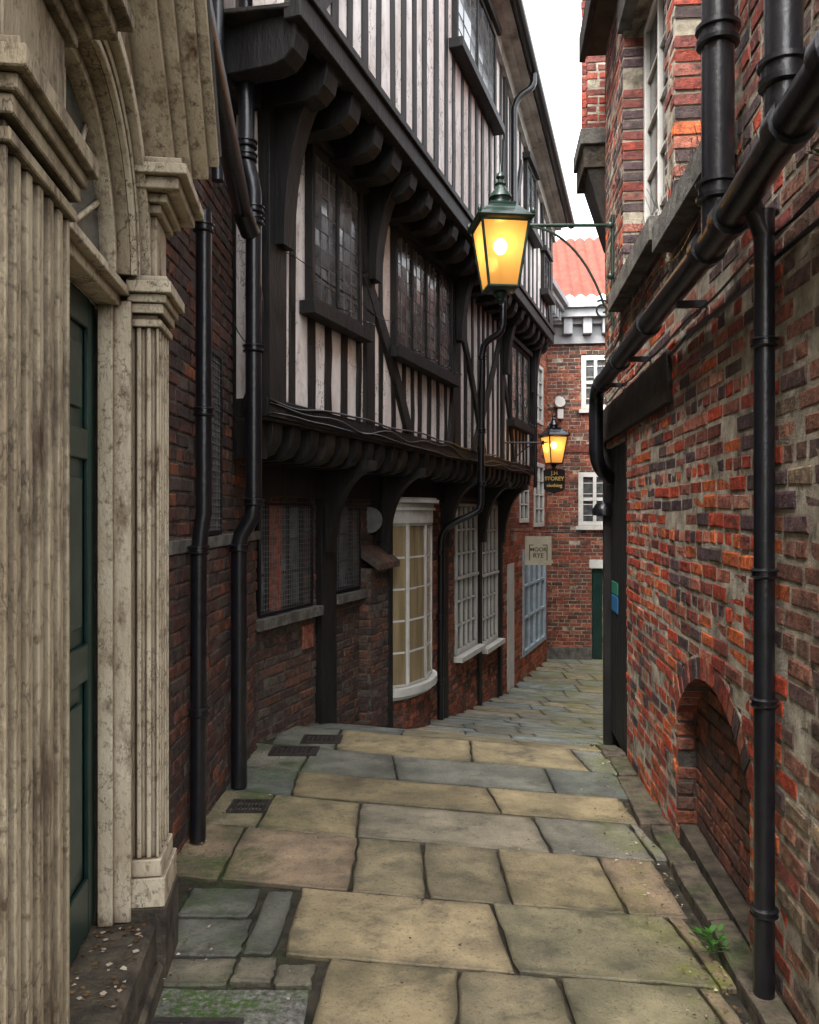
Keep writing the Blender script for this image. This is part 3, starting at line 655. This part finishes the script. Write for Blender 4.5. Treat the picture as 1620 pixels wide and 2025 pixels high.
brace(f2,F2,(10.2,3.1),(11.3,4.8),.14,.03,-.1); brace(f2,F2,(10.2,4.6),(9.7,3.05),.12,.03,.08); brace(f2,F2,(4.95,3.05),(6.3,5.4),.15,.03,-.15); brace(f2,F2,(13.7,3.1),(12.9,4.9),.13,.03)
for k,(a,b,c,d) in enumerate(W2):
    window(f2,F2,a,b,c,d,.06,6 if k==0 else 4,6,.05,.009,.08,fm=T,gm='glass_sky',tilt=.025,mull=[3] if k==0 else [2])
    f2.box(F2,a-.1,b+.1,-.02,.14,c-.1,c-.005,T); f2.box(F2,a-.06,b+.06,-.02,.11,d,d+.08,T)
f2.build(.004)
rf=MB('roof_and_gutter',TB)
def sl(n0,n1,h0,h1,mat,a=4.6,b=14.0):
    rf.prism([F2.p(t,n,ez(t)+h) for t,n,h in ((a,n0,h0),(a,n1,h0),(a,n1,h1),(a,n0,h1))],[F2.p(t,n,ez(t)+h) for t,n,h in ((b,n0,h0),(b,n1,h0),(b,n1,h1),(b,n0,h1))],mat)
sl(-.05,.06,-.2,-.0,'soffit_pale'); sl(-.05,.16,-.0,.035,'soffit_pale'); sl(-.05,.26,.035,.07,'soffit_pale'); sl(-.05,.27,.07,.09,'timber_brown')
rf.tube([F2.p(4.6,.33,ez(4.6)+.06),F2.p(14,.33,ez(14)+.06)],.065,'black_iron',14)
rf.prism([F2.p(4.6,.3,ez(4.6)+.11),F2.p(4.6,-3,ez(4.6)+3),F2.p(4.6,-3,ez(4.6)+2.9),F2.p(4.6,.0,ez(4.6)+.0)],[F2.p(14,.3,ez(14)+.11),F2.p(14,-3,ez(14)+3),F2.p(14,-3,ez(14)+2.9),F2.p(14,0,ez(14)+.0)],'slate')
rf.box(G,6.2,13.7,-3,-.3,-3.4,4.6,'mortar_dark')
rf.box(G,13.5,13.7,-.9,0,.45,4.0,'plaster')
q=lambda t,n,z:F2.p(t,n,z)
rf.tube([q(10.5,.33,ez(10.5)+.02),q(10.5,.33,ez(10.5)-.1)]+bez(q(10.5,.33,ez(10.5)-.1),q(10.5,.3,ez(10.5)-.25),q(10.4,.15,ez(10.5)-.2),q(10.4,.1,ez(10.5)-.45),6)+[q(10.4,.1,3.2),F1.p(10.2,.38,2.85),F1.p(10.15,.38,2.55)]+bez(F1.p(10.15,.38,2.3),F1.p(10.15,.38,2.1),F1.p(10.15,.12,2.2),F1.p(10.15,.12,1.95),6)+[F1.p(10.15,.1,.3)]+bez(F1.p(10.15,.1,.1),F1.p(10.15,.1,-.1),G.p(10.2,.12,-.05),G.p(10.2,.1,-.35),8)+[G.p(10.2,.09,-2.62)],.042,'black_iron',12)
for z in (1.9,1.0,.35): collar(rf,F1.p(10.15,.11,z),.042,.06)
for z in (-.5,-1.3,-2.1): collar(rf,G.p(10.2,.09,z),.042,.06)
rf.tube([F1.p(13.45,.1,2.8),F1.p(13.45,.1,.4)],.03,'black_iron',8)
rf.build()
# ------------------------------------------------------------ building 2 and end building
B2=empty('georgian_brick_house'); b2=MB('brickwork',B2)
c2=pal([(.46,.13,.06),(.38,.10,.05),(.5,.18,.1),(.28,.09,.06)])
bricks(b2,G,13.72,17.95,-3.4,4.0,[rect(14.9,15.7,-.2,1.0),rect(16.2,17.2,-.3,1.0),rect(14.9,15.7,1.8,3.0),rect(16.2,17.1,1.8,3.0),rect(14.0,14.5,-3.4,-.9),rect(15.2,17.4,-2.7,-.7)],c2,C=.1,BL=.3,mort='mortar_light')
b2.build(); b2d=MB('trim',B2)
for a,b,z0,z1 in ((14.9,15.7,-.2,1.0),(16.2,17.2,-.3,1.0),(14.9,15.7,1.8,3.0),(16.2,17.1,1.8,3.0)):
    window(b2d,G,a,b,z0,z1,.03,2,4,.08,.03,.08,gm='glass_sky')
window(b2d,G,15.2,17.4,-2.7,-.7,.03,4,3,.1,.05,.08,fm='fence_blue',gm='glass_sky'); b2d.box(G,14.0,14.5,-.1,.02,-3.3,-.9,'white_paint')
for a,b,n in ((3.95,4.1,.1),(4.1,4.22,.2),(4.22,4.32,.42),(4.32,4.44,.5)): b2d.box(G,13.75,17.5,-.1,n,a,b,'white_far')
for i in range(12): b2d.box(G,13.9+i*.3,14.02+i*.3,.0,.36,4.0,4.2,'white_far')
b2d.polyT(G,[(.45,4.44),(-3,6.8),(-3,4.4)],13.75,17.9,'roof_tile'); b2d.box(G,13.75,17.9,-3,-.3,-3.3,4.3,'mortar_dark')
b2d.build(.006)
E=empty('brick_end_house'); eb=MB('brickwork',E)
ce=pal([(.34,.10,.06),(.26,.085,.055),(.4,.14,.08),(.19,.08,.06),(.13,.075,.06)])
bricks(eb,EB,2.6,7.0,-3.5,3.6,[rect(3.68,4.28,2.2,3.35),rect(3.62,4.3,-.3,.85),rect(3.9,4.7,-3.4,-1.2)],ce,C=.08,BL=.24,mort='mortar_light')
eb.build(); ed=MB('trim',E)
for a,b,z0,z1 in ((3.68,4.28,2.2,3.35),(3.62,4.3,-.3,.85)):
    window(ed,EB,a,b,z0,z1,.03,2,2,.1,.07,.08,gm='glass_dark')
    for j in range(1,5): ed.box(EB,a+.1,b-.1,-.03,-.005,z0+(z1-z0)*j/5-.008,z0+(z1-z0)*j/5+.008,'white_paint')
    ed.box(EB,a-.05,b+.05,0,.08,z0-.08,z0,'white_paint')
ed.box(EB,3.85,4.75,-.05,.04,-1.2,-1.02,'white_paint'); ed.box(EB,3.9,4.7,-.3,-.2,-3.4,-1.2,'mortar_light'); ed.box(EB,3.92,4.12,-.1,-.02,-3.3,-1.2,'green_paint')
ed.box(EB,2.9,7,0,.03,1.28,1.42,'brick',(.22,.07,.05)); ed.box(EB,2.6,3.9,0,.05,-3.4,-2.9,'stone_sill')
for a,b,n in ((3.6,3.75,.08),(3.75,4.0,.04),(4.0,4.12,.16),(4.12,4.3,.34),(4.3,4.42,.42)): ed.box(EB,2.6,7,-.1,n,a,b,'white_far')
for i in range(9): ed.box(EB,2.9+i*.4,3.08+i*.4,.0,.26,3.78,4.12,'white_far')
ed.lathe(EB.p(3.22,.08,2.35),[(.11,-.08),(.13,0),(.1,.06)],'white_paint',12,'y'); ed.box(EB,3.18,3.3,0,.12,2.0,2.2,'white_paint')
V=[];Fs=[];nu=150;nv=11
for j in range(nv+1):
    for k in (0,1):
        s=(j+(0 if k==0 else .92))/nv
        for i in range(nu+1):
            x=2.4+4.8*i/nu; w=.07*abs(math.sin(i*math.pi/7)); p=EB.p(x,.4-2.6*s,4.44+2.0*s+w+(.05 if k==0 else 0)); V.append(p)
rows_=2*(nv+1)
for j in range(rows_-1):
    for i in range(nu): Fs.append([j*(nu+1)+i,j*(nu+1)+i+1,(j+1)*(nu+1)+i+1,(j+1)*(nu+1)+i])
ed.add(V,Fs,'roof_tile'); ed.box(EB,2.6,7,-3,-.3,-3.4,4.35,'mortar_dark')
ed.build()
# ------------------------------------------------------------ lanterns
def sq(c,hw,z,rot):
    return [(c[0]+hw*1.414*math.cos(rot+math.pi/4+math.pi/2*i),c[1]+hw*1.414*math.sin(rot+math.pi/4+math.pi/2*i),z) for i in range(4)]
def lantern(name,c,zb,s,rot,wallp,armz,metal):
    E=empty(name); mb=MB('frame',E); k_=.85*s
    h=.49*s; b0,b1=.135*k_,.215*k_; z1=zb+h
    lo=sq(c,b0,zb,rot); hi=sq(c,b1,z1,rot)
    for i in range(4): mb.tube([lo[i],hi[i]],.012*s,metal,6)
    for P_ in (lo,hi):
        for i in range(4): mb.tube([P_[i],P_[(i+1)%4]],.012*s,metal,6)
    def fr(z0,h0,z1_,h1): mb.prism(sq(c,h0,z0,rot),sq(c,h1,z1_,rot),metal)
    fr(z1,.235*k_,z1+.025*s,.265*k_); fr(z1+.025*s,.265*k_,z1+.04*s,.25*k_); fr(z1+.04*s,.235*k_,z1+.10*s,.17*k_); fr(z1+.10*s,.17*k_,z1+.15*s,.115*k_); fr(z1+.15*s,.12*k_,z1+.165*s,.12*k_)
    mb.lathe((*c,z1+.165*s),[(.095*k_,0),(.085*k_,.03*s),(.09*k_,.05*s),(.11*k_,.055*s),(.1*k_,.075*s),(.06*k_,.12*s),(.035*s,.15*s),(.045*s,.165*s),(.03*s,.18*s),(.02*s,.2*s),(.035*s,.22*s),(.028*s,.245*s),(.01*s,.26*s),(.008*s,.31*s),(.001,.33*s)],metal,18)
    for p_ in sq(c,.245*k_,z1+.04*s,rot): mb.lathe(p_,[(.012*s,0),(.018*s,.015*s),(.008*s,.04*s),(.001,.05*s)],metal,8)
    fr(zb-.02*s,.11*k_,zb,.14*k_); mb.lathe((*c,zb-.02*s),[(.05*s,0),(.06*s,-.02*s),(.03*s,-.05*s),(.04*s,-.07*s),(.01*s,-.1*s)],metal,12)
    mb.tube([(c[0],c[1],zb),(c[0],c[1],zb+.2*s)],.012*s,metal,8)
    w=Vector(wallp); a=Vector((c[0],c[1],armz)); d=(a-w); d.z=0; L=d.length; d.normalize()
    e=w+d*(L-.2*s); W0=Vector((w.x,w.y,armz))
    mb.tube([tuple(W0),tuple(Vector((e.x,e.y,armz)))],.014*s,metal,8)
    X=lambda k,z:(w.x+d.x*k,w.y+d.y*k,z)
    mb.tube(bez(X(L*.72,armz-.01),X(L*.50,armz-.03),X(L*.25,armz-.2),X(.08,armz-.62*s),14),.010*s,metal,6)
    sp=[X(.09+(.08-.06*i/22)*math.cos(i*.45+1),armz-.66*s+(.08-.06*i/22)*math.sin(i*.45+1)) for i in range(23)]
    mb.tube(sp,.008*s,metal,6)
    mb.tube([X(.012,armz+.08),X(.012,armz-.78*s)],.016*s,metal,8)
    for z in (armz,armz-.4): mb.lathe(X(.03,z-.015),[(.028*s,0),(.034*s,.015),(.028*s,.03)],metal,10)
    mb.lathe(X(L-.2*s,armz),[(.02*s,-.03),(.03*s,0),(.02*s,.03)],metal,10)
    for sg in (-1,1):
        pr_=Vector((-d.y,d.x,0))*.1*s*sg
        mb.tube([X(L-.2*s,armz),tuple(Vector(X(L-.12*s,armz))+pr_*1.2)],.009*s,metal,6)
    mb.build()
    gl=MB('glass',E)
    for i in range(4): gl.add([lo[i],lo[(i+1)%4],hi[(i+1)%4],hi[i]],[[0,1,2,3]],'lamp_glass')
    gl.build(flip=False)
    bu=MB('bulb',E); bu.lathe((c[0],c[1],zb+.33*s),[(.004,-.06*s),(.03*s,-.05*s),(.05*s,-.02*s),(.055*s,.01*s),(.045*s,.04*s),(.025*s,.06*s),(.004,.068*s)],'bulb',14); bu.build()
    return E
lantern('street_lamp',(.71,6.4),1.74,1.0,.12,(1.60,6.4,2.2),2.24,'lamp_green')
lantern('street_lamp',(2.08,11.8),.70,.78,.3,(F1.p(11.55,0,0)[0],11.8,1.0),1.0,'black_iron')
# ------------------------------------------------------------ signs
def text(par,s,loc,size,mat,ext=.002,ry=0):
    cu=bpy.data.curves.new('lettering','FONT'); cu.body=s; cu.size=size; cu.extrude=ext; cu.align_x='CENTER'; cu.offset=.0012
    o=bpy.data.objects.new('lettering',cu); cu.materials.append(MATS[mat]); SC.collection.objects.link(o); o.location=loc; o.rotation_euler=(math.pi/2,0,ry); o.parent=par; return o
S1=empty('hanging_shop_sign'); m=MB('board',S1); cx,cyy=2.085,11.8
pts=[(cx-.155,.60),(cx-.15,.33),(cx-.12,.30),(cx-.05,.285),(cx,.26),(cx+.05,.285),(cx+.12,.30),(cx+.15,.33),(cx+.155,.60),(cx+.11,.615),(cx,.63),(cx-.11,.615)]
m.prism([(x,cyy-.012,z) for x,z in pts],[(x,cyy+.012,z) for x,z in pts],'sign_black'); m.tube([(cx,cyy,.62),(cx,cyy,.7)],.01,'black_iron',6); m.build()
text(S1,'J.H',(cx,cyy-.015,.535),.08,'gold'); text(S1,'STOREY',(cx,cyy-.015,.455),.077,'gold'); text(S1,'clothing',(cx,cyy-.015,.36),.07,'gold')
S2=empty('hanging_gin_sign'); m=MB('board',S2); sy=14.2; xa,xb=2.0,2.46
FS=Fr((0,sy),(1,0),1)
m.box(FS,xa,xb,-.012,.012,-.92,-.42,'sign_cream'); m.tube([(1.72,sy,-.33),(2.95,sy,-.36)],.011,'black_iron',6)
for x in (2.08,2.38): m.tube([(x,sy,-.34),(x,sy,-.42)],.006,'black_iron',5)
m.box(FS,2.07,2.085,.012,.016,-.84,-.58,'sign_ink'); m.box(FS,2.375,2.39,.012,.016,-.84,-.58,'sign_ink'); m.box(FS,2.07,2.15,.012,.016,-.58,-.565,'sign_ink'); m.box(FS,2.31,2.39,.012,.016,-.58,-.565,'sign_ink')
m.build()
text(S2,'MOOR',(2.23,sy-.016,-.68),.095,'sign_ink'); text(S2,'RYE',(2.23,sy-.016,-.79),.11,'sign_ink')
# ------------------------------------------------------------ litter + plants
lt=MB('fallen_leaves_and_litter')
for i in range(650):
    y=R.uniform(2.3,7); side=R.random()
    x=(xR(y)-.13-abs(R.gauss(0,.10))) if side<.5 else ((xL(y)+.03+abs(R.gauss(0,.12))) if side<.86 else R.uniform(xL(y),xR(y)))
    z=gz(x,y)+.010+( .03 if x>xR(y)-.13 else 0); s=R.uniform(.003,.010); a=R.uniform(0,6.28)
    c=R.choice([(1.5,1.5,1.5),(.5,.35,.2),(.3,.2,.1),(.9,.8,.6),(.35,.3,.25),(.2,.16,.12)])
    lt.add([(x+s*math.cos(a+q)*(1 if k%2 else .6),y+s*math.sin(a+q),z+R.uniform(0,.006)) for k,q in enumerate((0,1.2,2.6,4.1,5.2))],[[0,1,2,3,4]],'litter',c)
for i in range(90):
    t=R.uniform(2.3,2.78); p=PT.p(t,R.uniform(-.19,-.02),-1.398); s=R.uniform(.004,.012); a=R.uniform(0,6)
    lt.add([(p[0]+s*math.cos(a+q),p[1]+s*math.sin(a+q),p[2]+R.uniform(0,.004)) for q in (0,1.5,3,4.4)],[[0,1,2,3]],'litter',R.choice([(1.5,1.5,1.5),(.6,.4,.2),(.3,.2,.1)]))
lt.build(flip=False)
def plant(name,b,n,rad,hh):
    wd=MB(name)
    for i in range(n):
        a=R.uniform(0,6.28); r=R.uniform(.01,rad); h=R.uniform(.01,hh); s=R.uniform(.008,.018)
        c=Vector((b[0]+r*math.cos(a),b[1]+r*math.sin(a),b[2]+h)); d=Vector((math.cos(a),math.sin(a),.4))*s; e=Vector((-math.sin(a),math.cos(a),0))*s*.6
        wd.add([tuple(c-d),tuple(c+e),tuple(c+d*1.2),tuple(c-e)],[[0,1,2,3]],'leaf_green')
        if i%4==0: wd.tube([b,tuple(c-d)],.0015,'leaf_green',4)
    wd.build(flip=False)
plant('weed_plant',(1.1,2.98,gz(1.13,2.98)+.03),45,.07,.08)
plant('fern_plant',P(2.12,.03,.9),50,.09,.10)
# ------------------------------------------------------------ light
w=bpy.data.worlds.new('World'); SC.world=w; w.use_nodes=True; nt=w.node_tree; bg=nt.nodes['Background']
sk=nt.nodes.new('ShaderNodeTexSky'); sk.sky_type='NISHITA'; sk.sun_disc=False; sk.sun_elevation=math.radians(58); sk.sun_rotation=math.radians(215); sk.dust_density=6; sk.air_density=1.5; sk.ozone_density=1
hs=nt.nodes.new('ShaderNodeHueSaturation'); hs.inputs['Saturation'].default_value=.2
nt.links.new(sk.outputs[0],hs.inputs['Color']); nt.links.new(hs.outputs[0],bg.inputs['Color']); bg.inputs['Strength'].default_value=.95
sl_=bpy.data.lights.new('sun','SUN'); sl_.energy=1.5; sl_.angle=math.radians(25); sl_.color=(1,.97,.92)
so=bpy.data.objects.new('sun',sl_); SC.collection.objects.link(so)
el=math.radians(58); az=math.radians(215)
d=Vector((math.sin(az)*math.cos(el),math.cos(az)*math.cos(el),math.sin(el)))
so.rotation_euler=d.to_track_quat('Z','Y').to_euler()
cam=bpy.data.cameras.new('camera'); co=bpy.data.objects.new('camera',cam); SC.collection.objects.link(co)
co.rotation_euler=(math.pi/2,0,0); cam.sensor_fit='HORIZONTAL'; cam.sensor_width=36; cam.lens=36; cam.clip_start=.05; cam.clip_end=500
SC.camera=co
SC.view_settings.view_transform='Standard'; SC.view_settings.look='None'; SC.view_settings.exposure=0
